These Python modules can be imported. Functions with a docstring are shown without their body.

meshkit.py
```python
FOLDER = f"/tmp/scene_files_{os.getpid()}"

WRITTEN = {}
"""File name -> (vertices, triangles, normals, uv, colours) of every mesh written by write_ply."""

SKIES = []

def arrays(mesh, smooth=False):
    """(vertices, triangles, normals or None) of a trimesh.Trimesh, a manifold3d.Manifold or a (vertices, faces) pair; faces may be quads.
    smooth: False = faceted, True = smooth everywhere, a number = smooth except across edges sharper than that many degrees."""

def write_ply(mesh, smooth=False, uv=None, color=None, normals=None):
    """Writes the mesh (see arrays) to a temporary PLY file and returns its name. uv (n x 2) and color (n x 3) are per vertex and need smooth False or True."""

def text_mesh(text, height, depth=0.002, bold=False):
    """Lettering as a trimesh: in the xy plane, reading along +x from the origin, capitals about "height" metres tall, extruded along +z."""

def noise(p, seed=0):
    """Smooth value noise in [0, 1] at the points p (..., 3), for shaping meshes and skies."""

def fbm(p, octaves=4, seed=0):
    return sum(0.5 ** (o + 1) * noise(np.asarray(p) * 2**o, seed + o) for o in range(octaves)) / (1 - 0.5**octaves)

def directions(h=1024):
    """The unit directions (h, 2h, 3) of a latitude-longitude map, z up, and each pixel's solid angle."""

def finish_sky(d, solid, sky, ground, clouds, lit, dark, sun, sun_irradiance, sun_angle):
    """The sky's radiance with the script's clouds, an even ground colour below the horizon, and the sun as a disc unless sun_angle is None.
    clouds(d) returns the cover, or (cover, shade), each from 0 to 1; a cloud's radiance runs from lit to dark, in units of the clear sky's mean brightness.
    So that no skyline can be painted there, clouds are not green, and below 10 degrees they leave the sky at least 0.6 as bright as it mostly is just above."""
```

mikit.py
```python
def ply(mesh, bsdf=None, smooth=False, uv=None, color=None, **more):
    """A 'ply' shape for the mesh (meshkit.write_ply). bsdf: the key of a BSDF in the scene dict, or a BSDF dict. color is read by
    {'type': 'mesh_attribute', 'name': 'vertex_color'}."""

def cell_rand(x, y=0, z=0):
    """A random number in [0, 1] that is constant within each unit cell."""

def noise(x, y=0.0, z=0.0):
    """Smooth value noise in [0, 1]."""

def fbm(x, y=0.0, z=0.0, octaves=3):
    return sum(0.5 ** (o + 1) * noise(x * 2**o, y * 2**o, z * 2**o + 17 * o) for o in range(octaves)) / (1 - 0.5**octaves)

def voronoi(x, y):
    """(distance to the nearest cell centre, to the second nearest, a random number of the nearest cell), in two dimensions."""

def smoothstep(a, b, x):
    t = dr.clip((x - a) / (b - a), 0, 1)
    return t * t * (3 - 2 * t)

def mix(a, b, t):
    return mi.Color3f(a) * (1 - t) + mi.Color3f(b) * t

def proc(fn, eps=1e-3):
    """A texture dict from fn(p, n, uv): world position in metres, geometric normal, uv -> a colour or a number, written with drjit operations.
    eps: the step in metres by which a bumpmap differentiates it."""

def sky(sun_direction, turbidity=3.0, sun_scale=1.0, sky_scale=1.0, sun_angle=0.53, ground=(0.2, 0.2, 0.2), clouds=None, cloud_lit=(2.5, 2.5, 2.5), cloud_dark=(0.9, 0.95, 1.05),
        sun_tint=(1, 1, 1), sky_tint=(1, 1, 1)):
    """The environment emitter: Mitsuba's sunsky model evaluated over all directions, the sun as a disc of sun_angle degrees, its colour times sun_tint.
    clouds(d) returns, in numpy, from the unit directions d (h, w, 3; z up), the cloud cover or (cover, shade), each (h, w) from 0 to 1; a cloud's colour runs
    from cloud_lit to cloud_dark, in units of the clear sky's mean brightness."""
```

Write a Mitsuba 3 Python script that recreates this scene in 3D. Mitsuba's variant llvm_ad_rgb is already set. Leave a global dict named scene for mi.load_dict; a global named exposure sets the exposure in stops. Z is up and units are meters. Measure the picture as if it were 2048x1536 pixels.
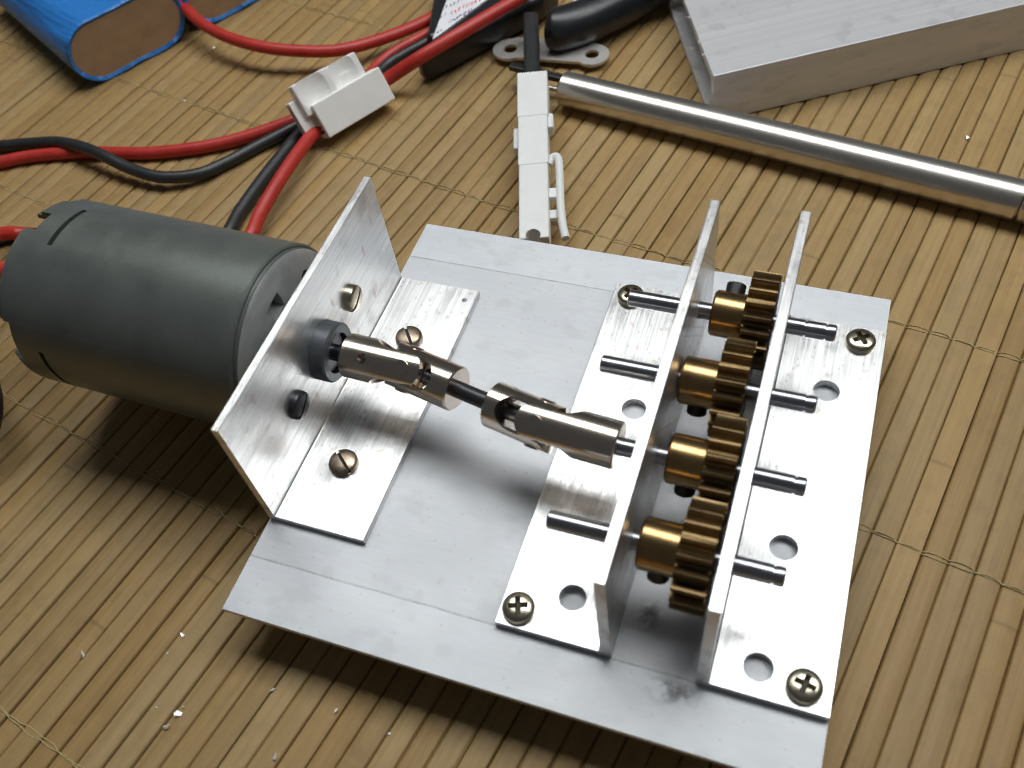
import math, random
import numpy as np
import trimesh, shapely
from shapely.geometry import Polygon, Point, box as sbox
import manifold3d as m3
from manifold3d import Manifold, CrossSection
import drjit as dr
import mitsuba as mi
import mikit, meshkit
from mikit import proc, noise, fbm, voronoi, cell_rand, smoothstep, mix

# ------------------------------------------------------------------ camera, light, exposure
# everything is modelled in millimetres in the frame of the base plate (x along the shafts, y away, z up) and written out in metres
MM = 0.001
T = mi.ScalarTransform4f
F_PX = 1892.72                                    # focal length in pixels of the 2048 px wide photograph
CAM = np.array([85.1365, -40.1495, 148.1271])
RM = np.array([[0.93971633, 0.3222554, -0.11438824], [0.19737174, -0.7843121, -0.58813173], [-0.27924471, 0.53009999, -0.800635]])   # rows: right, down, forward
exposure = 0.0
scene, labels = {}, {}
_o, _f, _u = CAM * MM, RM[2], -RM[1]
scene['camera'] = {'type': 'thinlens', 'fov': math.degrees(2 * math.atan(1024 / F_PX)), 'fov_axis': 'x', 'aperture_radius': 0.0008, 'focus_distance': 0.195,
                   'near_clip': 0.005, 'far_clip': 20.0, 'to_world': T().look_at(origin=_o.tolist(), target=(_o + _f).tolist(), up=_u.tolist())}
LAMP_AT = np.array([0.075, 0.240, 0.475])          # a wide soft lamp over the far side of the table
LAMP_RAD = (6.5, 6.7, 6.6)
scene['lamp_panel'] = {'type': 'rectangle', 'to_world': T().look_at(origin=LAMP_AT.tolist(), target=[0.05, 0.05, 0], up=[0, 1, 0]).scale([0.34, 0.105, 1]),
                       'emitter': {'type': 'area', 'radiance': {'type': 'rgb', 'value': list(LAMP_RAD)}},
                       'bsdf': {'type': 'diffuse', 'reflectance': {'type': 'rgb', 'value': 0.7}}}
labels['lamp_panel'] = {'kind': 'structure'}
scene['room_light'] = {'type': 'constant', 'radiance': {'type': 'rgb', 'value': [0.053, 0.055, 0.057]}}


def ray(u, v):
    d = RM.T @ np.array([(u - 1024) / F_PX, (v - 768) / F_PX, 1.0])
    return d / np.linalg.norm(d)


def at(u, v, z):
    """the point at height z (mm) that was measured at pixel (u, v) of the photograph"""
    d = ray(u, v)
    return CAM + d * (z - CAM[2]) / d[2]


# ------------------------------------------------------------------ materials
ZM = -11.0                                        # top of the mat
SA = math.radians(78.3)                           # direction of the slats
SE, SN = np.array([math.cos(SA), math.sin(SA)]), np.array([math.sin(SA), -math.cos(SA)])
S0, PITCH = -51.0, 4.45


def st(p):
    x, y = p.x * 1000, p.y * 1000
    return x * float(SN[0]) + y * float(SN[1]), x * float(SE[0]) + y * float(SE[1])


def bamboo_col(p, n, uv):
    s, t = st(p)
    q = (s - S0) / PITCH
    i = dr.floor(q)
    r = cell_rand(i, 3)
    g = fbm(s * 1.6, t * 0.05 + i * 3.7, 2.0, 3)
    f = noise(s * 7.0, t * 0.09 + i * 5.1)
    k = dr.clip(0.46 * r + 0.5 * g + 0.26 * f - 0.06, 0, 1)
    c = mix((0.252, 0.156, 0.062), (0.388, 0.263, 0.118), k)
    w = cell_rand(i, 9)
    c = c * mix((1.0, 0.95, 0.84), (1.0, 1.03, 1.08), w)
    e = dr.abs(q - i - 0.5) * 2
    c = c * (1 - 0.12 * smoothstep(0.80, 1.0, e))
    d = fbm(s * 0.35 + 4, t * 0.30, 5.0, 3)          # handling dirt
    c = c * (1 - 0.08 * smoothstep(0.5, 0.8, d))
    u = t / 61.0 + cell_rand(i, 21) * 7
    nd = dr.abs(u - dr.floor(u) - 0.5) * 61.0
    return c * (1 - 0.22 * (1 - smoothstep(0.1, 0.6, nd)) * dr.select(cell_rand(i, dr.floor(u)) > 0.85, 1.0, 0.0))


def bamboo_bump(p, n, uv):
    s, t = st(p)
    return noise(s * 6.0, t * 0.10) * 0.6 + noise(s * 1.5, t * 0.6) * 0.4


def spots(x, y, k, lim):
    a, b, r = voronoi(x * k, y * k)
    return (1 - smoothstep(0.10, 0.24, a)) * dr.select(r > lim, 1.0, 0.0)


def brushed_col(p, n, uv):
    x, y, z = p.x * 1000, p.y * 1000, p.z * 1000
    g = noise((x + z * 1.3) * 3.5, y * 0.05) * 0.5 + noise((x + z) * 9.0, y * 0.12) * 0.5
    c = mix((0.56, 0.56, 0.565), (0.86, 0.86, 0.86), g)
    st_ = spots(x + 0.4 * z + 3 * noise(y * 0.3), y, 0.33, 0.62) * noise(x * 2.1, y * 2.3)
    sm = spots(x * 1.7 + 9, y * 1.2 + z, 0.45, 0.70) * 0.7
    c = c * (1 - 0.36 * dr.clip(st_ + sm, 0, 1) * mi.Color3f(0.6, 0.85, 1.0))
    bl = fbm(x * 0.22, y * 0.22, z * 0.22, 3)
    return c * (1 - 0.22 * smoothstep(0.52, 0.75, bl))


def brushed_rough(p, n, uv):
    x, y, z = p.x * 1000, p.y * 1000, p.z * 1000
    return 0.20 + 0.16 * noise((x + z) * 4.0, y * 0.10) + 0.12 * fbm(x * 0.3, y * 0.3, z * 0.3, 2)


def brushed_bump(p, n, uv):
    x, y, z = p.x * 1000, p.y * 1000, p.z * 1000
    return noise((x + z) * 5.0, y * 0.06) * 0.6 + noise((x + z) * 11.0, y * 0.2) * 0.4


def plate_col(p, n, uv):
    x, y = p.x * 1000, p.y * 1000
    c = mix((0.54, 0.555, 0.59), (0.62, 0.635, 0.665), fbm(x * 0.09, y * 0.12, 3.0, 4))
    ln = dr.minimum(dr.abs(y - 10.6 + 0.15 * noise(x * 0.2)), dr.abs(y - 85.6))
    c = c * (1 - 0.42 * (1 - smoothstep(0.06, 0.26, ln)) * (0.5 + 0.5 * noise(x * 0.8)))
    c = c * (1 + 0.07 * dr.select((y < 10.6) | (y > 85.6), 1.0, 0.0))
    d = spots((x + 1.3) * 5, (y + 2 * noise(x * 0.4)) * 5, 0.16, 0.95)
    c = c * (1 - 0.18 * d * mi.Color3f(0.5, 0.8, 1.0))
    m1 = dr.exp(-(dr.square(x - 70.6) + dr.square((y - 19.3) * 0.8)) / 3.0) + dr.exp(-(dr.square(x - 77.0) * 0.35 + dr.square(y - 8.3)) / 3.2)
    c = c * (1 - 0.75 * dr.clip(m1, 0, 1) * smoothstep(0.30, 0.62, fbm(x * 0.7, y * 0.7, 2.0, 3)))
    sc = noise(x * 0.35 + y * 0.2, y * 3.0)
    bl = smoothstep(0.58, 0.8, fbm(x * 0.20, y * 0.26, 8.0, 3))
    return c * (1 - 0.04 * sc) * (1 - 0.07 * bl)


def plate_rough(p, n, uv):
    x, y = p.x * 1000, p.y * 1000
    return 0.47 + 0.12 * fbm(x * 0.15, y * 0.15, 1.0, 3)


def motor_col(p, n, uv):
    x, y, z = p.x * 1000, p.y * 1000, p.z * 1000
    g = fbm(x * 0.16, y * 0.16, z * 0.16, 4)
    f = noise(x * 3.0, y * 3.0, z * 3.0)
    return mix((0.100, 0.112, 0.106), (0.165, 0.178, 0.168), 0.7 * g + 0.3 * f) * (1 - 0.14 * smoothstep(0.55, 0.80, fbm(x * .12 + 7, y * .12, z * .12, 3))) 


def motor_rough(p, n, uv):
    x, y, z = p.x * 1000, p.y * 1000, p.z * 1000
    return 0.29 + 0.16 * fbm(x * 0.3, y * 0.3, z * 0.3, 3)


def brass_col(p, n, uv):
    x, y, z = p.x * 1000, p.y * 1000, p.z * 1000
    return mix((0.32, 0.195, 0.085), (0.50, 0.335, 0.155), fbm(x * 0.5, y * 0.5, z * 0.5, 4))


def tooth_col(p, n, uv):
    x, y, z = p.x * 1000, p.y * 1000, p.z * 1000
    return mix((0.11, 0.070, 0.031), (0.22, 0.148, 0.070), fbm(x * 0.7, y * 0.7, z * 0.7, 3))


def steel_rough(p, n, uv):
    x, y, z = p.x * 1000, p.y * 1000, p.z * 1000
    return 0.16 + 0.16 * fbm(x * 0.4, y * 0.4, z * 0.4, 3)


BA = math.radians(31.0)


def bar_col(p, n, uv):
    x, y, z = p.x * 1000, p.y * 1000, p.z * 1000
    b = -x * math.sin(BA) + y * math.cos(BA)
    a = x * math.cos(BA) + y * math.sin(BA)
    g = noise(b * 1.7, a * 0.015) * 0.6 + noise(b * 5.0 + z, a * 0.03) * 0.4
    c = mix((0.56, 0.555, 0.575), (0.66, 0.655, 0.67), g)
    return c * (1 - 0.12 * smoothstep(0.55, 0.75, fbm(x * 0.2, y * 0.2, z * 0.4, 4)))


def dusty(lo, hi, k=0.3):
    def fn(p, n, uv):
        x, y, z = p.x * 1000, p.y * 1000, p.z * 1000
        return mix(lo, hi, fbm(x * k, y * k, z * k, 4))
    return fn


def red_col(p, n, uv):
    x, y, z = p.x * 1000, p.y * 1000, p.z * 1000
    return mix((0.36, 0.016, 0.013), (0.47, 0.040, 0.030), fbm(x * 0.25, y * 0.25, z * 0.25, 3))


def wrap_bump(p, n, uv):
    x, y, z = p.x * 1000, p.y * 1000, p.z * 1000
    return fbm(x * 0.12 + 0.3 * y, y * 0.1, z * 0.3, 3)


def prin(color, rough, metal=0.0, spec=0.5, **k):
    d = {'type': 'principled', 'metallic': metal, 'specular': spec}
    d['base_color'] = proc(color) if callable(color) else {'type': 'rgb', 'value': list(color) if not np.isscalar(color) else [color] * 3}
    d['roughness'] = proc(rough) if callable(rough) else rough
    d.update(k)
    return d


def bump(inner, fn, scale, eps=2e-5):
    b = {'type': 'bumpmap', 'arbitrary': proc(fn, eps), 'scale': scale, 'nested': inner}
    return b


def mat(name, d):
    scene[name] = {'type': 'twosided', 'nested': d}
    return name


M_BAMBOO = mat('m_bamboo', bump(prin(bamboo_col, 0.55, spec=0.35), bamboo_bump, 0.00006))
M_THREAD = mat('m_thread', prin((0.46, 0.37, 0.185), 0.8, spec=0.2))
M_TABLE = mat('m_table', prin((0.045, 0.026, 0.014), 0.6))
M_BRUSH = mat('m_brushed', bump(prin(brushed_col, brushed_rough, 0.92), brushed_bump, 0.000022))
M_PLATE = mat('m_plate', prin(plate_col, plate_rough, 0.22))
M_MOTOR = mat('m_motor', prin(motor_col, motor_rough, 0.45))
M_MOTORFACE = mat('m_motor_face', prin(dusty((0.27, 0.28, 0.28), (0.50, 0.51, 0.51), 0.25), 0.36, 0.5))
M_BOSS = mat('m_boss', prin((0.09, 0.10, 0.112), 0.38, 0.4))
M_BRASS = mat('m_brass', prin(brass_col, 0.24, 1.0))
M_BRONZE = mat('m_gear_teeth', prin(tooth_col, 0.34, 0.9))
M_STEEL = mat('m_steel', prin((0.40, 0.41, 0.45), steel_rough, 1.0))
M_NICKEL = mat('m_nickel', prin((0.73, 0.64, 0.55), 0.19, 1.0))
M_LUG = mat('m_lug', prin((0.55, 0.53, 0.51), 0.36, 0.5))
M_CHROME = mat('m_chrome', prin((0.62, 0.58, 0.54), 0.28, 0.95))
M_SCREW = mat('m_screw', prin((0.56, 0.51, 0.40), 0.24, 1.0))
M_RUST = mat('m_rusty', prin(dusty((0.20, 0.13, 0.085), (0.46, 0.40, 0.33), 0.7), 0.34, 0.9))
M_GRIME_SHADE = mat('m_grime_shade', prin((0.035, 0.030, 0.022), 0.7))  # near-black for the screw slots: their shade painted in along with grime
M_DARK = mat('m_dark_steel', prin((0.055, 0.055, 0.06), 0.35, 0.7))
M_BAR = mat('m_bar', prin(bar_col, 0.40, 0.35))
M_RED = mat('m_red', prin(red_col, 0.42))
M_BLACKW = mat('m_black_wire', prin(dusty((0.014, 0.015, 0.017), (0.03, 0.031, 0.034)), 0.40))
M_BLACK = mat('m_black', prin(dusty((0.008, 0.009, 0.011), (0.018, 0.02, 0.024)), 0.33))
M_NYLON = mat('m_nylon', prin(dusty((0.66, 0.665, 0.66), (0.75, 0.75, 0.745), 0.12), 0.42))
M_WHITE = mat('m_white', prin(dusty((0.70, 0.69, 0.675), (0.78, 0.77, 0.76), 0.2), 0.45))
M_BLUE = mat('m_blue', bump(prin((0.020, 0.170, 0.52), 0.42, clearcoat=0.15, clearcoat_gloss=0.6), wrap_bump, 0.0014, 1e-4))
M_PAPER = mat('m_paper', prin(dusty((0.29, 0.185, 0.105), (0.41, 0.275, 0.165), 0.25), 0.7, spec=0.25))
M_LABEL = mat('m_label', prin((0.72, 0.72, 0.76), 0.4))
M_INKR = mat('m_ink_red', prin((0.55, 0.05, 0.06), 0.6))
M_INKP = mat('m_ink_purple', prin((0.09, 0.03, 0.22), 0.6))
M_INKK = mat('m_ink_black', prin((0.03, 0.03, 0.035), 0.6))
M_CHIP = mat('m_shaving', prin((0.9, 0.9, 0.91), 0.35, 0.35))


# ------------------------------------------------------------------ mesh helpers
def tomesh(g):
    if isinstance(g, (list, tuple)) and not isinstance(g[0], np.ndarray):
        g = trimesh.util.concatenate([tomesh(x) for x in g])
    if hasattr(g, 'to_mesh'):
        q = g.to_mesh()
        g = trimesh.Trimesh(np.array(q.vert_properties[:, :3], float), np.array(q.tri_verts), process=False)
    elif isinstance(g, tuple):
        g = trimesh.Trimesh(g[0], g[1], process=False)
    return g


def put(key, g, bsdf, smooth=30):
    base, n = key, 0
    while key in scene:
        n += 1
        key = f'{base}_{n:03d}'
    g = tomesh(g)
    if len(g.faces) == 0:
        raise ValueError('empty mesh: ' + key)
    g = trimesh.Trimesh(np.asarray(g.vertices) * MM, np.asarray(g.faces), process=False)
    scene[key] = mikit.ply(g, bsdf, smooth=smooth)
    return key


def tag(key, label=None, cat=None, group=None, kind=None):
    labels[key] = {k: v for k, v in dict(label=label, category=cat, group=group, kind=kind).items() if v}


def bx(x0, x1, y0, y1, z0, z1):
    return Manifold.cube([x1 - x0, y1 - y0, z1 - z0]).translate([x0, y0, z0])


def rbox(x0, x1, y0, y1, z0, z1, r):
    s = Manifold.sphere(r, 12)
    return Manifold.batch_hull([s.translate([x, y, z]) for x in (x0 + r, x1 - r) for y in (y0 + r, y1 - r) for z in (z0 + r, z1 - r)])


def cyl_x(x0, x1, r0, y, z, r1=None, seg=40, cham=0.0):
    """a cylinder along x; cham rounds both rims"""
    r1 = r0 if r1 is None else r1
    if cham:
        prof = [[0, x0], [r0 - cham, x0], [r0, x0 + cham], [r1, x1 - cham], [r1 - cham, x1], [0, x1]]
    else:
        prof = [[0, x0], [r0, x0], [r1, x1], [0, x1]]
    m = Manifold.revolve(CrossSection([prof]), seg)          # axis z
    return m.transform([[0, 0, 1, 0], [1, 0, 0, y], [0, 1, 0, z]])


def cyl_z(x, y, z0, z1, r0, r1=None, seg=32):
    return Manifold.cylinder(z1 - z0, r0, r0 if r1 is None else r1, seg).translate([x, y, z0])


def frame(o, ex, ey, ez):
    """4x3 placement: local axes to world"""
    return np.array([[ex[0], ey[0], ez[0], o[0]], [ex[1], ey[1], ez[1], o[1]], [ex[2], ey[2], ez[2], o[2]]])


def spline(pts, n=14):
    p = np.asarray(pts, float)
    p = np.vstack([2 * p[0] - p[1], p, 2 * p[-1] - p[-2]])
    out = []
    for i in range(1, len(p) - 2):
        a, b, c, d = p[i - 1:i + 3]
        for t in np.arange(n) / n:
            out.append(0.5 * ((2 * b) + (c - a) * t + (2 * a - 5 * b + 4 * c - d) * t * t + (3 * b - a - 3 * c + d) * t ** 3))
    out.append(p[-2])
    return np.array(out)


def tube(path, r, sides=14, cap=True):
    p = np.asarray(path, float)
    t = np.gradient(p, axis=0)
    t /= np.linalg.norm(t, axis=1, keepdims=True)
    u = np.cross(t[0], [0, 0, 1.0])
    if np.linalg.norm(u) < 1e-3:
        u = np.cross(t[0], [1.0, 0, 0])
    us = []
    for i in range(len(p)):
        u = u - t[i] * (u @ t[i])
        u /= np.linalg.norm(u)
        us.append(u.copy())
    us = np.array(us)
    w = np.cross(t, us)
    a = np.arange(sides) * 2 * np.pi / sides
    rr = np.broadcast_to(r, (len(p),))[:, None, None]
    v = (p[:, None] + rr * (np.cos(a)[None, :, None] * us[:, None] + np.sin(a)[None, :, None] * w[:, None])).reshape(-1, 3)
    f = []
    for i in range(len(p) - 1):
        for j in range(sides):
            k = (j + 1) % sides
            q = [i * sides + j, i * sides + k, (i + 1) * sides + k, (i + 1) * sides + j]
            f += [[q[0], q[1], q[2]], [q[0], q[2], q[3]]]
    if cap:
        n = len(v)
        v = np.vstack([v, p[0], p[-1]])
        b = (len(p) - 1) * sides
        for j in range(sides):
            k = (j + 1) % sides
            f += [[n, k, j], [n + 1, b + j, b + k]]
    return trimesh.Trimesh(v, np.array(f), process=False)


# ------------------------------------------------------------------ the setting: table and bamboo mat
put('table_top', bx(-420, 420, -320, 520, -40, ZM - 1.95), M_TABLE, smooth=False)
tag('table_top', kind='structure')

rng = np.random.default_rng(7)
tag('bamboo_mat', 'straw coloured bamboo slat mat with stitched thread rows under everything', 'mat')
T0, T1 = -110.0, 330.0
ROWS = [-81.7, -32.3, 16.8, 66.0, 115.1, 166.5, 216.0, 265.5]


def row_t(r, s):
    return ROWS[r] + np.interp(s, [-150, -15, 25, 90, 150], [0.2, -0.2, 1.3, 4.0, 5.0]) * (1.0 if r >= 3 else 0.5)


tt = np.linspace(T0, T1, 15)
n_slat = 0
for i in range(-62, 55):
    s0 = S0 + i * PITCH
    gap = rng.uniform(0.01, 0.06)
    w = PITCH - gap
    dz, tilt, crown = rng.uniform(-0.10, 0.06), rng.uniform(-0.035, 0.035), rng.uniform(0.10, 0.42)
    ph, am = rng.uniform(0, 6.28), rng.uniform(0.02, 0.10)
    h, ed = 1.8, rng.uniform(0.03, 0.09)
    prof = [(-0.5, -h), (-0.5, -0.38), (-0.5 + ed, -1.4 * ed), (-0.40, -0.03), (-0.12, 0.0), (0.14, 0.0), (0.40, -0.03), (0.5 - ed, -1.4 * ed), (0.5, -0.38), (0.5, -h)]
    prof = np.array([(x * w, z - (crown * (2 * x) ** 2 if z > -1 else 0)) for x, z in prof])
    V = []
    for t in tt:
        c = s0 + PITCH / 2 + am * math.sin(t * 0.02 + ph)
        z = ZM + dz + 0.05 * math.sin(t * 0.05 + ph * 2)
        for x, zz in prof:
            P = SN * (c + x) + SE * t
            V.append([P[0], P[1], z + zz + x * tilt])
    k = len(prof)
    Fc = []
    for a in range(len(tt) - 1):
        for b in range(k - 1):
            Fc += [[a * k + b, (a + 1) * k + b + 1, a * k + b + 1], [a * k + b, (a + 1) * k + b, (a + 1) * k + b + 1]]
    put('bamboo_mat__slat', trimesh.Trimesh(np.array(V), np.array(Fc), process=False), M_BAMBOO, smooth=50)

for r in range(len(ROWS)):
    strands = []
    for q in (0, 1):
        pts = []
        for i in range(-61, 54):
            for fr, zz in ((0.0, -0.22), (0.22, 0.10), (0.5, 0.14), (0.78, 0.10)):
                s = S0 + (i + fr) * PITCH
                t = row_t(r, s) + (q - 0.5) * (0.7 if fr == 0.5 else 0.55 if fr else 0.35) + 0.25 * math.sin(i * 1.7 + r + q * 2)
                P = SN * s + SE * t
                pts.append([P[0], P[1], ZM + zz])
        strands.append(tube(pts, 0.095, 5))
    put('bamboo_mat__thread', strands, M_THREAD, smooth=True)

# ------------------------------------------------------------------ the rig: base plate, brackets, motor, joint, gears
RIG = 'motor_gear_rig'
tag(RIG, 'aluminium plate rig with a grey motor driving four brass gears through a jointed shaft', 'gear rig')
D, W = 95.8, 100.0

plate = bx(0, W, 0, D, -1.3, 0)
put(RIG + '__base_plate', plate, M_PLATE, smooth=False)

MY, MZ, WZ = 47.3, 14.4, 15.0                         # motor axis; height of the gear shafts
GY = [72.1 - 15.9 * k for k in range(4)]


def l_profile(flip, x_wall, x_end, t, h, y0, y1, lean=0.0):
    """an L section along y: wall of thickness t at x_wall, foot to x_end; the outer corner rounded"""
    sgn = 1 if x_end > x_wall else -1
    L = abs(x_end - x_wall)
    ro, ri = 0.7, 0.5
    outer = Polygon([(0, 0), (L, 0), (L, t), (t, t), (t, h), (0, h)])
    arcs = [(ro - ro * math.cos(a), ro - ro * math.sin(a)) for a in np.linspace(0, math.pi / 2, 6)]
    inner = [(t + ri - ri * math.sin(a), t + ri - ri * math.cos(a)) for a in np.linspace(0, math.pi / 2, 6)]
    c = 0.12
    pts = arcs + [(L - c, 0), (L, c), (L, t - c), (L - c, t)] + inner + [(t, h - c), (t - c, h), (c, h), (0, h - c)]
    pts = [(x_wall + sgn * (x + lean * max(0, z - t) / h * sgn), z + 0.02) for x, z in pts]
    cs = CrossSection([pts], m3.FillRule.NonZero)
    m = Manifold.extrude(cs, y1 - y0)                  # profile in xy, along z
    return m.transform([[1, 0, 0, 0], [0, 0, 1, y0], [0, 1, 0, 0]])   # (mirrors: y and z change places)


b1 = l_profile(0, 0.0, 19.5, 1.5, 29.6, 18.1, 78.0)
b1 -= cyl_x(-3, 5, 5.75, MY, MZ)
b1 -= cyl_z(17.2, 75.0, -1, 3, 0.55)
put(RIG + '__motor_bracket', b1, M_BRUSH, smooth=35)
b2 = l_profile(0, 66.56, 46.87, 1.75, 28.2, 10.5, 86.6)
for hx, hy in ((58.0, 18.0), (58.2, 56.9)):
    b2 -= cyl_z(hx, hy, -1, 3, 2.3)
for y in GY:
    b2 -= cyl_x(63, 68, 1.75, y, WZ)
put(RIG + '__gear_bracket', b2, M_BRUSH, smooth=35)
b3 = l_profile(0, 80.0, 100.0, 1.8, 29.3, 10.4, 85.9, lean=0.55)
for hx, hy in ((91.1, 69.5), (89.0, 36.1), (88.7, 15.0)):
    b3 -= cyl_z(hx, hy, -1, 3, 2.35)
for y in GY:
    b3 -= cyl_x(79, 84, 1.75, y, WZ)
put(RIG + '__gear_bracket', b3, M_BRUSH, smooth=35)


# screws: dome heads
def screw_head(r, h, kind, rot):
    prof = [[0, 0], [r, 0], [r, h * 0.5], [r * 0.95, h * 0.70], [r * 0.80, h * 0.87], [r * 0.5, h * 0.97], [0, h]]
    m = Manifold.revolve(CrossSection([prof]), 40)
    if kind == 'cross':
        for a in (0, 90):
            m -= Manifold.hull_points([[x * r * 0.62 * q, y * 0.5 * (0.55 if q < 1 else 1), z] for x in (-1, 1) for y in (-1, 1) for q, z in ((1, h + 0.1), (0.75, h * 0.12))]).rotate([0, 0, a])
    else:
        m -= bx(-r * 1.2, r * 1.2, -0.30, 0.30, h * 0.22, h * 2)
    return m.rotate([0, 0, rot])


def hexnut(r, h):
    return Manifold.cylinder(h, r, r, 6) - Manifold.cylinder(h * 3, 1.2, 1.2, 16).translate([0, 0, -h])


for sx, sy, zt, kind, rot in ((50.1, 13.6, 1.77, 'cross', 20), (50.7, 83.2, 1.77, 'cross', 60), (95.5, 82.0, 1.82, 'cross', 35), (95.7, 13.8, 1.82, 'cross', -12), (9.9, 62.4, 1.52, 'slot', -52), (9.4, 31.6, 1.52, 'slot', -40)):
    k = put(RIG + '__screw', screw_head(2.75, 1.75, kind, rot).translate([sx, sy, zt]), M_SCREW if kind == 'cross' else M_RUST, smooth=35)
    put(k + '__recess_shade', cyl_z(sx, sy, zt + 0.2, zt + (0.55 if kind == 'cross' else 0.8), 1.55 if kind == 'cross' else 2.4, seg=20), M_GRIME_SHADE)  # added dark disc in the slot, its colour standing for shade and grime
    sh = cyl_z(sx, sy, ZM + 0.1, zt, 1.45, seg=18)
    put(k + '__shank', sh, M_SCREW)
    put(k + '__nut', hexnut(3.0, 2.3).translate([sx, sy, -3.7]), M_SCREW, smooth=False)

# motor: shell with vents, flux ring, end face, boss; it leans a little as in the photograph
MT = np.array([[1, 0, 0, 0], [-0.016, 1, 0, MY], [-0.014, 0, 1, MZ]])
X = lambda m: m.transform(MT)
can = cyl_x(-57.5, -5.2, 17.8, 0, 0, seg=96, cham=0.3)
ring = cyl_x(-56.2, -6.0, 18.55, 0, 0, seg=96, cham=0.35)
hollow = cyl_x(-60, -46.5, 16.9, 0, 0, seg=64)


def wedge(a0, a1, x0, x1, r0=14, r1=22):
    pts = [(r0 * math.cos(math.radians(a)), r0 * math.sin(math.radians(a))) for a in np.linspace(a0, a1, 12)]
    pts += [(r1 * math.cos(math.radians(a)), r1 * math.sin(math.radians(a))) for a in np.linspace(a1, a0, 12)]
    m = Manifold.extrude(CrossSection([pts[::-1]]), x1 - x0)
    return m.transform([[0, 0, 1, x0], [1, 0, 0, 0], [0, 1, 0, 0]])


shell = can + ring
shell -= hollow
shell -= wedge(77, 92, -60, -53.6)                    # notches of the rear rim
shell -= wedge(45, 58, -60, -54.8)
shell -= wedge(150, 176, -60, -54.5)
shell -= wedge(66, 100, -49.3, -48.2, 16)             # long vent slots
shell -= wedge(166, 206, -49.3, -48.2, 16)
shell -= wedge(-60, 10, -49.3, -48.2, 16)
k = put(RIG + '__motor', X(shell), M_MOTOR, smooth=32)
put(k + '__end_cap', X(cyl_x(-56.0, -46.0, 16.7, 0, 0, seg=48)), M_BLACK)
face = cyl_x(-5.2, -4.3, 17.75, 0, 0, r1=16.8, seg=90) + cyl_x(-4.3, -3.1, 16.8, 0, 0, r1=13.0, seg=90)
face += cyl_x(-3.1, -1.6, 9.6, 0, 0, r1=8.6, seg=60)
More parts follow.
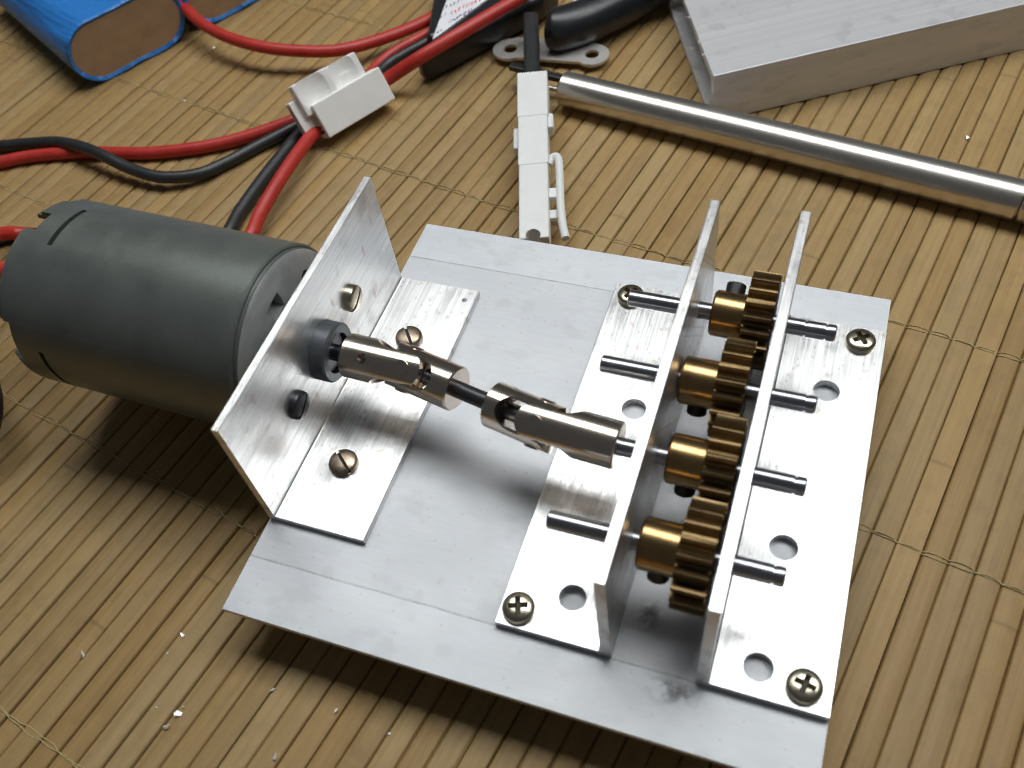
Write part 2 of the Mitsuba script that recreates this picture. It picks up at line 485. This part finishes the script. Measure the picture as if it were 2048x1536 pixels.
for a in (98, 205, 325):
    h = wedge(a - 9, a + 9, -6, 0, 11.2, 14.4)
    face -= h
for a in (50, 230):
    face -= cyl_x(-6, 0, 1.7, 12.5 * math.cos(math.radians(a)), 12.5 * math.sin(math.radians(a)))
put(k + '__front_plate', X(face), M_MOTORFACE, smooth=30)
boss = cyl_x(-2.5, 4.6, 5.7, 0, 0, seg=56, cham=0.35) - cyl_x(3.3, 6, 3.9, 0, 0, seg=40)
put(k + '__bearing_boss', X(boss), M_BOSS, smooth=30)
put(k + '__bearing', X(cyl_x(2.9, 3.7, 3.6, 0, 0)), M_DARK, smooth=30)
put(k + '__shaft', X(cyl_x(0, 16, 1.58, 0, 0, cham=0.1)), M_STEEL, smooth=30)
for sy, sz in ((59.7, 15.2), (35.0, 13.6)):
    h = screw_head(2.7, 1.7, 'slot', 25).transform([[0, 0, 1, 1.52], [1, 0, 0, sy], [0, 1, 0, sz]])
    q = put(RIG + '__screw', h, M_SCREW if sy > 50 else M_DARK, smooth=35)
    put(q + '__shank', cyl_x(-5, 1.6, 1.4, sy, sz, seg=18), M_SCREW)
    # the spacers between bracket and motor face
    put(q + '__spacer', cyl_x(-3.4, -0.05, 2.6, sy, sz, seg=24) , M_NICKEL)


# universal joints: each half a yoke with two ears, the halves a quarter turn apart round a cross
def yoke(L, r, over, slot):
    """along +x from -L to the joint centre at the origin; pin axis along z"""
    body = cyl_x(-L, over + 2, r, 0, 0, seg=56, cham=0.3)
    cut = bx(-over - 1.2, over + 4, -9, 9, -slot / 2, slot / 2)                             # the slot, ears above and below
    cut += Manifold.cylinder(18, slot / 2, slot / 2, 32, True).rotate([90, 0, 0]).translate([-over - 1.2, 0, 0])
    w = r * 0.70
    for q in (-1, 1):                                                                       # flanks of the ears, running out in a curved ramp
        R = 5.0
        arc = [(-over - 0.2 - R * math.sin(t), w + R - R * math.cos(t)) for t in np.linspace(0, 1.0, 8)]
        pts = [(over + 4, w)] + arc + [(arc[-1][0], 9), (over + 4, 9)]
        pts = [(x, q * y) for x, y in pts]
        cs = CrossSection([pts if q < 0 else pts[::-1]])
        if cs.area() < 1:
            cs = CrossSection([pts[::-1] if q < 0 else pts])
        cut += Manifold.extrude(cs, 20).translate([0, 0, -10])
    ears = Manifold.cylinder(20, w + 0.55, w + 0.55, 48, True) + bx(-L - 1, 0, -r - 1, r + 1, -10, 10)
    return (body ^ ears) - cut


def joint(center, d_in, d_out, L1, L2, roll, r=4.15):
    over, slot = 3.4, 4.9
    out = []

    def fr(x, roll):
        x = x / np.linalg.norm(x)
        y = np.cross([0, 0, 1.0], x); y /= np.linalg.norm(y)
        z = np.cross(x, y)
        a = math.radians(roll)
        return frame(center, x, math.cos(a) * y + math.sin(a) * z, -math.sin(a) * y + math.cos(a) * z)
    A, B = fr(d_in, roll), fr(-d_out, 90 - roll)
    ya, yb = yoke(L1, r, over, slot), yoke(L2, r, over, slot)
    ya -= Manifold.cylinder(10, 0.95, 0.95, 20).translate([-L1 * 0.62, 0, 1.0])
    yb -= Manifold.cylinder(10, 0.95, 0.95, 20).translate([-L2 * 0.62, 0, 1.0])
    pin = Manifold.cylinder(2 * r + 0.35, 1.35, 1.35, 28, True)
    blk = rbox(-1.95, 1.95, -1.95, 1.95, -1.95, 1.95, 0.3)
    return ya.transform(A), yb.transform(B), (blk + pin).transform(A) + pin.transform(B)


J1, J2 = np.array([19.2, 47.0, 14.3]), np.array([46.2, 41.0, 15.4])
GX = GY[2]
S3 = np.array([61.0, GX, WZ])
dm = J2 - J1
ux = np.array([1.0, -0.016, -0.014])
ya, yb, cr = joint(J1, ux, dm, 12.6, 10.6, 33)
UJ = RIG + '__universal_joint'
put(UJ + '__yoke', ya, M_NICKEL, smooth=28)
put(UJ + '__yoke', yb, M_NICKEL, smooth=28)
put(UJ + '__cross', cr, M_NICKEL, smooth=28)
ya, yb, cr = joint(J2, dm, S3 - J2, 9.6, 14.0, -57)
UJ2 = RIG + '__universal_joint_001'
put(UJ2 + '__yoke', ya, M_NICKEL, smooth=28)
put(UJ2 + '__yoke', yb, M_NICKEL, smooth=28)
put(UJ2 + '__cross', cr, M_NICKEL, smooth=28)
put(RIG + '__link_rod', tube([J1 + dm * 0.14, J1 + dm * 0.5, J1 + dm * 0.86], 1.55, 24), M_DARK, smooth=40)


# gears
def gear_section(n, m, bore):
    rp = n * m / 2
    ro, rr = rp + m * 0.95, rp - m * 1.15
    pts = []
    for k in range(n):
        a = 2 * math.pi * k / n
        w = math.pi / n
        for da, r in ((-0.80, rr), (-0.58, rr + 0.25 * m), (-0.47, rp - 0.1 * m), (-0.32, rp + 0.55 * m), (-0.20, ro - 0.06 * m), (-0.12, ro), (0.12, ro), (0.20, ro - 0.06 * m), (0.32, rp + 0.55 * m), (0.47, rp - 0.1 * m), (0.58, rr + 0.25 * m), (0.80, rr)):
            pts.append((r * math.cos(a + da * w), r * math.sin(a + da * w)))
    return CrossSection([pts]) - CrossSection.circle(bore, 32)


GR = [(68.9, 74.8, 79.6), (66.95, 73.2, 78.0), (68.5, 74.7, 79.5), (67.9, 74.2, 79.4)]
SSA = [95, 250, 245, 245]
SHX = [(53.5, 90.4), (52.7, 89.4), (46.2 + 12.0, 90.2), (52.9, 89.7)]
sec = gear_section(20, 0.795, 1.6)
for g in range(4):
    hx, gx0, gx1 = GR[g]
    m = Manifold.extrude(sec, gx1 - gx0).rotate([0, 0, 90.0 + (9.0 if g % 2 else 0) + 3])
    m = m.transform([[0, 0, 1, gx0], [1, 0, 0, GY[g]], [0, 1, 0, WZ]])
    k = put(RIG + '__gear', m, M_BRONZE, smooth=32)
    hub = cyl_x(hx, gx0 + 0.05, 4.2, GY[g], WZ, seg=56, cham=0.4) - cyl_x(hx - 1, gx1, 1.62, GY[g], WZ)
    put(k + '__hub', hub, M_BRASS, smooth=30)
    a = math.radians(SSA[g])
    c0, s0 = math.cos(a), math.sin(a)
    # angle measured from +y towards +z is SSA-90 ... the screw points away from the shaft
    dirv = {0: np.array([0, 0.93, 0.36]), 1: np.array([0, -0.42, -0.90])}.get(g, np.array([0, -0.45, -0.89]))
    ctr = np.array([(hx + gx0) / 2 + 0.2, GY[g], WZ])
    ss = tube([ctr + dirv * 2.5, ctr + dirv * 4.4, ctr + dirv * 5.9], 1.75, 20)
    put(k + '__set_screw', ss, M_DARK, smooth=40)
    x0, x1 = SHX[g]
    sh = cyl_x(x0, x1, 1.55, GY[g], WZ, seg=36, cham=0.22)
    for gx in (x1 - 1.7,) + ((x1 - 5.2,) if g == 0 else ()):
        sh -= cyl_x(gx - 0.17, gx + 0.17, 3, GY[g], WZ) - cyl_x(gx - 1, gx + 1, 1.33, GY[g], WZ)
    put(RIG + '__gear_shaft', sh, M_STEEL, smooth=30)

# ------------------------------------------------------------------ battery packs
BD = np.array([0.504, 0.863, 0]); BD /= np.linalg.norm(BD)
BX_ = np.array([-BD[1], BD[0], 0]); BX_ = np.array([-0.875, 0.484, 0]); BX_ /= np.linalg.norm(BX_)
BZ = np.array([0, 0, 1.0])


def stadium(w, h):
    return Polygon([(-(w - h) / 2, 0), ((w - h) / 2, 0)]) if False else shapely.LineString([(-(w - h) / 2, 0), ((w - h) / 2, 0)]).buffer(h / 2, quad_segs=14)


def extr(poly, d):
    cs = CrossSection([list(poly.exterior.coords)[:-1]], m3.FillRule.NonZero)
    return Manifold.extrude(cs, d)


def battery(key, ctr, label):
    L = 66.0
    fr_ = frame(ctr, BD, BZ, BX_)
    # wrap: a loft of stadium rings, drawn in at the end over the cells, with soft waists between the cells
    rings = [(0.7, 16.0 / 19, 0.3), (0.2, 17.4 / 19, 0.1), (0.0, 18.2 / 19, 0), (0.5, 18.9 / 19, 0), (1.6, 1, 0), (5, 1.0, 0), (20, 1.0, 0), (45, 1.0, 0), (L - 1.5, 1, 0), (L, 0.95, 0)]
    base = np.array(stadium(37.5, 19.0).exterior.coords)[:-1]
    dense = []
    for a, b in zip(base, np.roll(base, -1, 0)):
        n = max(1, int(np.hypot(*(b - a)) / 1.2))
        dense += [a + (b - a) * k / n for k in range(n)]
    dense = np.array(dense)
    V, Fc = [], []
    for x, sc, _ in rings:
        off = (1 - sc) * 9.5
        for (u, v) in dense:
            r = np.hypot(max(0, abs(u) - 9.25), v)
            k = (r - off) / r if r > 0.1 else 1
            uu = math.copysign(min(abs(u), 9.25) + max(0, abs(u) - 9.25) * k, u)
            vv = v * k
            waist = 0.25 * math.exp(-(u / 3.2) ** 2) * math.copysign(1, v)
            bumpy = 0.22 * (meshkit.noise(np.array([u * 0.3, v * 0.3, x * 0.12 + 3])) - 0.5)
            V.append([uu, vv - waist + bumpy * np.sign(v), x])
    n = len(dense)
    for i in range(len(rings) - 1):
        for j in range(n):
            k = (j + 1) % n
            Fc += [[i * n + j, i * n + k, (i + 1) * n + k], [i * n + j, (i + 1) * n + k, (i + 1) * n + j]]
    V = np.array(V)
    V[:, 1] = np.maximum(V[:, 1], -9.45)
    wv = np.asarray(ctr) + V[:, :1] * BD + V[:, 1:2] * BZ + V[:, 2:3] * BX_
    tag(key, label, 'battery pack', 'blue wrapped battery packs')
    put(key + '__wrap', trimesh.Trimesh(wv, np.array(Fc), process=False), M_BLUE, smooth=40)
    cap = extr(stadium(34.6, 16.0), 1.2).translate([0, 0, 0.55])
    put(key + '__end_paper', cap.transform(fr_), M_PAPER, smooth=30)


BC = np.array([-118.8, 151.3, ZM + 9.5])
battery('battery_pack', BC, 'blue shrink wrapped battery pack with brown paper end nearest the left edge')
battery('battery_pack_001', BC + BD * 38.2 - BX_ * 0.3, 'second blue battery pack mostly cut off by the top edge, beyond the red lead')

# ------------------------------------------------------------------ white two way connector with the leads
A_ = np.array([0.514, 0.858, 0.0]); A_ /= np.linalg.norm(A_)
P0 = at(660, 276, -6.8)
P1 = at(792, 197, -6.8)
A_ = (P1 - P0); LA = np.linalg.norm(A_); A_ /= LA
H_ = np.cross([0, 0, 1.0], A_)
best = min(((np.linalg.norm((lambda q: np.array([F_PX * q[0] / q[2] + 1024, F_PX * q[1] / q[2] + 768]))(RM @ (P1 + b * (math.cos(a) * H_ + math.sin(a) * BZ) - CAM)) - [758, 133]), b, a)
            for b in np.arange(6, 14, 0.2) for a in np.radians(np.arange(30, 75, 1.0))))
LB, TB = best[1], best[2]
B_ = math.cos(TB) * H_ + math.sin(TB) * BZ
N_ = np.cross(A_, B_)
FJ = frame(P0, A_, B_, N_)
tag('wire_connector', 'white two way plug housing with scooped latch faces joining red and black leads', 'connector')
hous = rbox(0, LA, 0, LB, -6.0, 0, 0.35)
hous -= rbox(-3, 5, 1.3, LB - 1.2, -5.0, -1.3, 0.3)
back = rbox(-4.2, LA - 3.5, 2.2, LB + 3.0, -6.3, -3.2, 0.3) - bx(-6, 3, 3.2, LB + 2, -5.6, -3.9)
put('wire_connector__housing', (hous + back).transform(FJ), M_WHITE, smooth=30)


def scoop(a0, a1, bb, n0):
    m = rbox(a0, a1, LB - 2.2, bb, n0 - 3.6, n0, 0.45)
    c = Manifold.sphere(9, 48).scale([0.5 * (a1 - a0) / 6.0, 1.25, 1]).translate([(a0 + a1) / 2 - 0.6, (LB + bb) / 2 - 0.2, n0 + 7.6])
    return m - c


for a0, a1, bb, n0 in ((-1.9, 9.1, LB + 6.4, -1.3), (8.6, 18.4, LB + 6.2, -2.1)):
    put('wire_connector__latch', scoop(a0, a1, bb, n0).transform(FJ), M_WHITE, smooth=30)


# ------------------------------------------------------------------ leads
def lead(key, pix, r, bsdf, label, group=None, cat='wire'):
    pts = spline([at(u, v, z) for u, v, z in pix], 12)
    put(key, tube(pts, r, 16), bsdf, smooth=60)
    tag(key, label, cat, group)


RW, BWK = 1.72, 1.62
ZL = ZM + 1.75
lead('red_wire', [(352, -14, -2), (368, 12, -2.2), (400, 44, -2.6), (450, 72, -3.0), (520, 93, -3.6), (600, 102, -4.6), (680, 100, -5.6), (760, 79, -6.6), (830, 52, -7.2), (885, 24, -7.4), (930, -5, -7.2)], RW, M_RED,
     'red lead arching from the battery packs over the mat to the black controller')
lead('red_wire_001', [(-420, 420, ZL), (-200, 372, ZL), (-40, 334, ZL), (0, 325, ZL), (60, 313, ZL), (150, 305, ZL), (230, 306, ZL), (300, 306, ZL), (380, 298, ZL), (450, 285, ZL), (520, 265, ZL + 0.5), (590, 240, ZL + 1.5), (640, 222, ZL + 1.8)], RW, M_RED,
     'red lead running from the left edge into the white plug, crossed by the black lead')
lead('black_wire', [(-430, 330, ZL), (-210, 318, ZL), (-40, 294, ZL), (0, 292, ZL), (60, 287, ZL + 0.6), (120, 285, ZL + 2), (170, 296, ZL + 3.4), (210, 313, ZL + 3.4), (260, 337, ZL + 2.2), (320, 354, ZL + 1.5), (390, 350, ZL + 0.7), (450, 327, ZL), (520, 290, ZL), (590, 254, ZL + 0.5), (640, 226, ZL + 1)], BWK, M_BLACKW,
     'black lead waving over the red lead from the left edge into the white plug')
lead('red_wire_002', [(690, 205, -7.0), (652, 240, -7.0), (620, 275, -6.6), (585, 322, -6.0), (552, 372, -6.0), (520, 428, -6.6), (496, 478, -7.0), (440, 520, -8), (340, 520, -8.6), (200, 500, -9), (60, 470, -8), (0, 468, -4), (-45, 490, 4), (-40, 525, 12), (-8, 536, 17), (20, 545, 19)], 1.75, M_RED,
     'red motor lead leaving the plug and dropping behind the grey motor')
lead('black_wire_001', [(690, 190, -8.5), (640, 232, ZL), (600, 268, ZL), (555, 322, ZL), (515, 374, ZL), (480, 424, ZL), (452, 470, ZL), (400, 505, ZL), (300, 505, ZL), (150, 480, ZL), (20, 470, ZL), (-70, 520, -8), (-90, 600, -2), (-62, 690, 4), (-22, 760, 3), (-12, 822, 0), (-30, 880, -3), (-90, 960, ZL)], 1.75, M_BLACKW,
     'black motor lead beside the red one, looping back along the left edge of the frame')
lead('red_wire_003', [(745, 175, -7.0), (775, 158, -6.2), (805, 138, -3.5), (840, 115, -1.0), (885, 88, 0.6), (930, 61, 1.6), (985, 28, 2.2), (1040, -4, 2.6), (1080, -28, 2.6)], 1.85, M_RED,
     'thick red lead lying across the controller below its printed label')
lead('red_wire_004', [(725, 165, -8.2), (752, 132, -8.2), (785, 105, -7.8), (825, 82, -7.4), (865, 60, -7.2), (900, 40, -7)], 1.35, M_RED,
     'thin red lead between the other two, ending under the label')
lead('black_wire_002', [(735, 170, -8.8), (770, 133, -8.8), (800, 114, -8.4), (840, 92, -7.6), (880, 72, -7)], 1.5, M_BLACKW,
     'short black lead squeezed between red leads right of the white plug')

# ------------------------------------------------------------------ black speed controller with printed label
SC = 'speed_controller'
tag(SC, 'black heat shrunk motor controller with white printed label under the red leads', 'controller')


def prism(pix, z0, z1, r=1.2):
    pts = [at(u, v, z1)[:2] for u, v in pix]
    poly = Polygon(pts)
    if not poly.exterior.is_ccw:
        poly = shapely.geometry.polygon.orient(poly)
    inn = poly.buffer(-r)
    lay = []
    for (off, z) in ((-r, z0), (0, z0 + r), (0, z1 - r), (-0.3 * r, z1 - 0.3 * r), (-r, z1)):
        q = poly.buffer(-r).buffer(r + off + 1e-3, quad_segs=6)
        lay.append((list(q.exterior.coords)[:-1], z))
    return Manifold.hull_points([[x, y, z] for c, z in lay for x, y in c])


put(SC + '__body', prism([(850, 80), (872, -45), (1040, -60), (1010, 10)], ZM + 0.2, -3.2, 1.4), M_BLACK, smooth=50)
put(SC + '__capacitor', prism([(826, 100), (843, 118), (985, 42), (1085, -10), (1120, -40), (1040, -60), (940, 30)], ZM + 0.2, -1.8, 2.0), M_BLACK, smooth=50)
lab = [at(u, v, -3.0) for u, v in ((865, 78), (893, 0), (903, -30), (985, -30), (976, 12), (962, 24))]
flat = Polygon([(q[0], q[1]) for q in lab])
flat = shapely.geometry.polygon.orient(flat)
lm = Manifold.extrude(CrossSection([list(flat.exterior.coords)[:-1]]), 0.14).translate([0, 0, -3.19])
put(SC + '__label', lm, M_LABEL, smooth=False)
# the print is too blurred in the photograph to read: runs of small marks in its colours and places
ink = {'r': [], 'p': [], 'k': []}
rg = random.Random(5)


def marks(col, a, b, h, n, fill=0.62, slant=0.0):
    (u0, v0), (u1, v1) = a, b
    for i in range(n):
        t0, t1 = i / n, (i + fill) / n
        for q in range(2):
            f0, f1 = sorted((rg.random() * 0.45, 0.55 + rg.random() * 0.45))
            tt0 = t0 + (t1 - t0) * (0.0 if q == 0 else rg.uniform(0.3, 0.6))
            tt1 = tt0 + (t1 - t0) * rg.uniform(0.25, 0.4)
            c = [(tt0, f0), (tt1, f0), (tt1, f1), (tt0, f1)]
            pp = [at(u0 + (u1 - u0) * t + slant * f, v0 + (v1 - v0) * t - h * f, -3.03)[:2] for t, f in c]
            pl = shapely.geometry.polygon.orient(Polygon(pp))
            ink[col].append(Manifold.extrude(CrossSection([list(pl.exterior.coords)[:-1]]), 0.05).translate([0, 0, -3.05]))


marks('k', (884, 22), (930, 0), 8, 6)
marks('k', (880, 38), (897, 28), 6, 2)
marks('r', (900, 31), (965, 0), 9, 8, 0.75)
marks('p', (898, 49), (946, 22), 9, 5, 0.95)
marks('p', (950, 20), (972, 4), 4, 2, 0.95)
marks('k', (873, 68), (888, 60), 5, 2)
for c, bs in (('r', M_INKR), ('p', M_INKP), ('k', M_INKK)):
    put(SC + '__print', ink[c], bs, smooth=False)

# ------------------------------------------------------------------ metal bracket with two ears and the black switch body on it
SW = 'lugged_switch'
tag(SW, 'rounded black body on a nickel plate with two rounded drilled lugs', 'switch')
E1, E2 = at(1019, 97, -8.6), at(1184, 108, -8.6)
ed = (E2 - E1); el = np.linalg.norm(ed); ed /= el
en = np.cross([0, 0, 1.0], ed)
pl = shapely.union_all([Point(0, 0).buffer(4.7), Point(el, 0).buffer(4.7), Polygon([(0, -3.8), (el, -3.8), (el, 5.4), (0, 5.4)])]).buffer(-1.2).buffer(1.2)
pl = pl.difference(Point(0.3, 0).buffer(1.9)).difference(Point(el, 0).buffer(1.9))
cs = CrossSection([list(pl.exterior.coords)[:-1]] + [list(i.coords)[:-1] for i in pl.interiors], m3.FillRule.EvenOdd)
put(SW, Manifold.extrude(cs, 0.8).transform(frame(E1 - [0, 0, 0.8], ed, en, BZ)), M_LUG, smooth=30)
put(SW + '__case', tube(spline([at(1098, 62, -4.6), at(1106, 62, -4.5), at(1125, 58, -4.3), at(1170, 42, -4.2), at(1240, 8, -4.2), at(1340, -45, -4.2)], 6), np.interp(np.arange(31), [0, 4, 8, 30], [2.4, 5.2, 6.0, 6.0]), 28), M_BLACK, smooth=60)
put('white_strip', prism([(1112, 27), (1118, 33), (1165, 2), (1190, -20), (1180, -26), (1150, -2)], -0.4, 1.2, 0.35), M_WHITE, smooth=40)
tag('white_strip', 'small white plastic strip beside red on the black switch at the top edge', 'strip')

# ------------------------------------------------------------------ upright nylon plug with black lead
NP_ = 'nylon_plug'
tag(NP_, 'translucent white nylon plug with side latch behind the plate on a black lead', 'plug')
n0, n1 = at(1068, 476, -3.2), at(1064, 143, 3.0)
Ld = n1 - n0; NL = np.linalg.norm(Ld); Ld /= NL
Sd = np.cross(Ld, BZ); Sd /= np.linalg.norm(Sd)
Ud = np.cross(Sd, Ld)
FN = frame(n0, Sd, Ld, Ud)                            # x right, y away, z up; top at z=0
f1, f2 = NL * 0.42, NL * 0.715
seg = [rbox(-3.45, 3.45, 0, f1, -7, 0, 0.35), rbox(-3.62, 3.62, f1 - 0.2, f2, -7.1, 0.05, 0.35), rbox(-3.8, 3.8, f2 - 0.2, NL, -7.2, 0.1, 0.35)]
seg[0] -= cyl_z(-0.2, 0.9, -5.5, 1, 1.7) + cyl_z(-0.2, -0.9, -5.5, 1, 1.4)
put(NP_ + '__housing', seg[0].transform(FN), M_NYLON, smooth=30)
put(NP_ + '__housing', seg[1].transform(FN), M_NYLON, smooth=30)
put(NP_ + '__housing', seg[2].transform(FN), M_NYLON, smooth=30)
put(NP_ + '__lug', rbox(3.4, 5.0, f2 - 3.6, f2 + 1.2, -4, -0.8, 0.5).transform(FN), M_NYLON, smooth=35)
put(NP_ + '__lug', rbox(-5.0, -3.4, f2 - 8.5, f2 - 1.6, -5, -2.0, 0.5).transform(FN), M_NYLON, smooth=35)
lt = tube(spline([(3.6, 23.8, -2.6), (4.4, 25.2, -2.2), (5.4, 25.4, -1.8), (6.0, 23.5, -1.6), (6.1, 18, -1.6), (6.1, 11, -1.7), (6.4, 5, -1.8), (7.0, 0.8, -2)], 8), 0.98, 12)
lt.vertices = np.asarray(lt.vertices) @ FN[:, :3].T + FN[:, 3]
put(NP_ + '__latch', lt, M_NYLON, smooth=60)
put(NP_ + '__latch_web', (rbox(3.2, 5.6, 12.6, 15.6, -2.6, -1.4, 0.3) + rbox(3.2, 5.3, 7.6, 10.2, -4.2, -2.8, 0.3)).transform(FN), M_NYLON, smooth=35)
q0 = n1 + Ud * -2.2
put(NP_ + '__lead', prism([(1047, 150), (1078, 150), (1077, 92), (1075, 20), (1046, 20), (1047, 92)], -4.2, 0.6, 1.0), M_BLACKW, smooth=50)

# ------------------------------------------------------------------ polished rod
ROD = 'steel_tube_tool'
tag(ROD, 'polished steel tube with a pronged tip lying across the mat at the right', 'tool')
ra, rb = np.array([33.4, 152.7, ZM + 4.65]), np.array([106.1, 139.6, ZM + 4.65])
rd = (rb - ra) / np.linalg.norm(rb - ra)
rs = np.cross(rd, BZ)
FRD = frame(ra, rd, np.cross(BZ, rd), BZ)
xr = (13.2 - ra[0]) / rd[0]
xg = (124.0 - ra[0]) / rd[0]
body = cyl_x(xr, xg, 4.45, 0, 0, r1=4.6, seg=96, cham=0.5)
put(ROD + '__tube', body.transform(FRD), M_CHROME, smooth=25)
put(ROD + '__sleeve', cyl_x(xg + 0.15, xg + 60, 4.6, 0, 0, seg=96, cham=0.3).transform(FRD), M_CHROME, smooth=25)
put(ROD + '__prong', rbox(xr - 17, xr + 2, 1.0, 3.2, 0.4, 2.0, 0.4).transform(FRD), M_DARK, smooth=40)
put(ROD + '__prong', rbox(xr - 12, xr + 2, -2.6, -1.6, 0.2, 1.6, 0.3).transform(FRD), M_CHROME, smooth=40)

# ------------------------------------------------------------------ aluminium box bar
e1, e2 = np.array([math.cos(BA), math.sin(BA), 0]), np.array([-0.42, 0.907, 0])
o = np.array([52.2, 155.3, ZM + 0.05])
outer = rbox(0, 120, 0, 52, 0, 14, 0.35)
inner = bx(-5, 130, 1.8, 50.2, 1.8, 12.2)
put('aluminium_bar', (outer - inner).transform(frame(o, e1, e2, BZ)), M_BAR, smooth=30)
rgb_ = random.Random(3)
for q in range(7):                                    # burrs left by the saw along the cut end
    f = 2 + q * 6.3 + rgb_.uniform(-2, 2)
    c = o + e2 * f + BZ * (13.7 if q % 3 else 4 + q)
    put('aluminium_bar__burr', Manifold.hull_points([c + e1 * rgb_.uniform(-1.1, 0.5) + e2 * rgb_.uniform(-.9, .9) + BZ * rgb_.uniform(-.5, .35) for _ in range(7)]), M_BAR, smooth=False)
tag('aluminium_bar', 'hollow silver aluminium box bar lying in the top right corner', 'bar')

# ------------------------------------------------------------------ metal shavings scattered on the mat
rg = random.Random(11)
G = 'metal shavings scattered on the mat'
for u, v, sz, lb in [
        (166, 1309, 1.0, 'bright shaving alone on the mat far left of the base plate'),
        (331, 1454, 1.1, 'largest bright shaving at the lower left, nearest the bottom edge'),
        (355, 1427, 1.0, 'bright shaving just above the largest one at the lower left'),
        (367, 1412, .45, 'speck of metal right above the lower left pair of shavings'),
        (313, 1413, .45, 'speck of metal left of the lower left pair of shavings'),
        (363, 1271, .8, 'bright shaving on the mat closest to the near left plate corner'),
        (335, 1305, .45, 'faint speck of metal just below the shaving by the plate corner'),
        (545, 1380, .7, 'shaving in the edge of the shadow below the plate front edge'),
        (668, 1420, .9, 'bright shaving below the plate front edge, rightmost of the lit ones'),
        (551, 1511, 1.1, 'bright shaving at the bottom edge below the base plate'),
        (777, 1467, .5, 'faint speck deep in the shadow below the base plate'),
        (1417, 214, 1.5, 'white crumb between the aluminium bar corner and the steel tube'),
        (428, 95, 1.0, 'pale crumb under the arching red lead near the battery packs'),
        (366, 202, .9, 'bright fleck on the stitch line between battery pack and white connector'),
        (1935, 275, .9, 'bright fleck on the mat between steel tube and bar at the right')]:
    p = at(u, v, ZM + 0.35)
    pts = [[p[0] + rg.uniform(-.5, .5) * sz * 1.3, p[1] + rg.uniform(-.5, .5) * sz * 1.3, ZM + rg.uniform(0.0, .7) * sz] for _ in range(7)]
    key = put('metal_shaving', Manifold.hull_points(pts), M_CHIP, smooth=False)
    tag(key, lb, 'shaving', G)
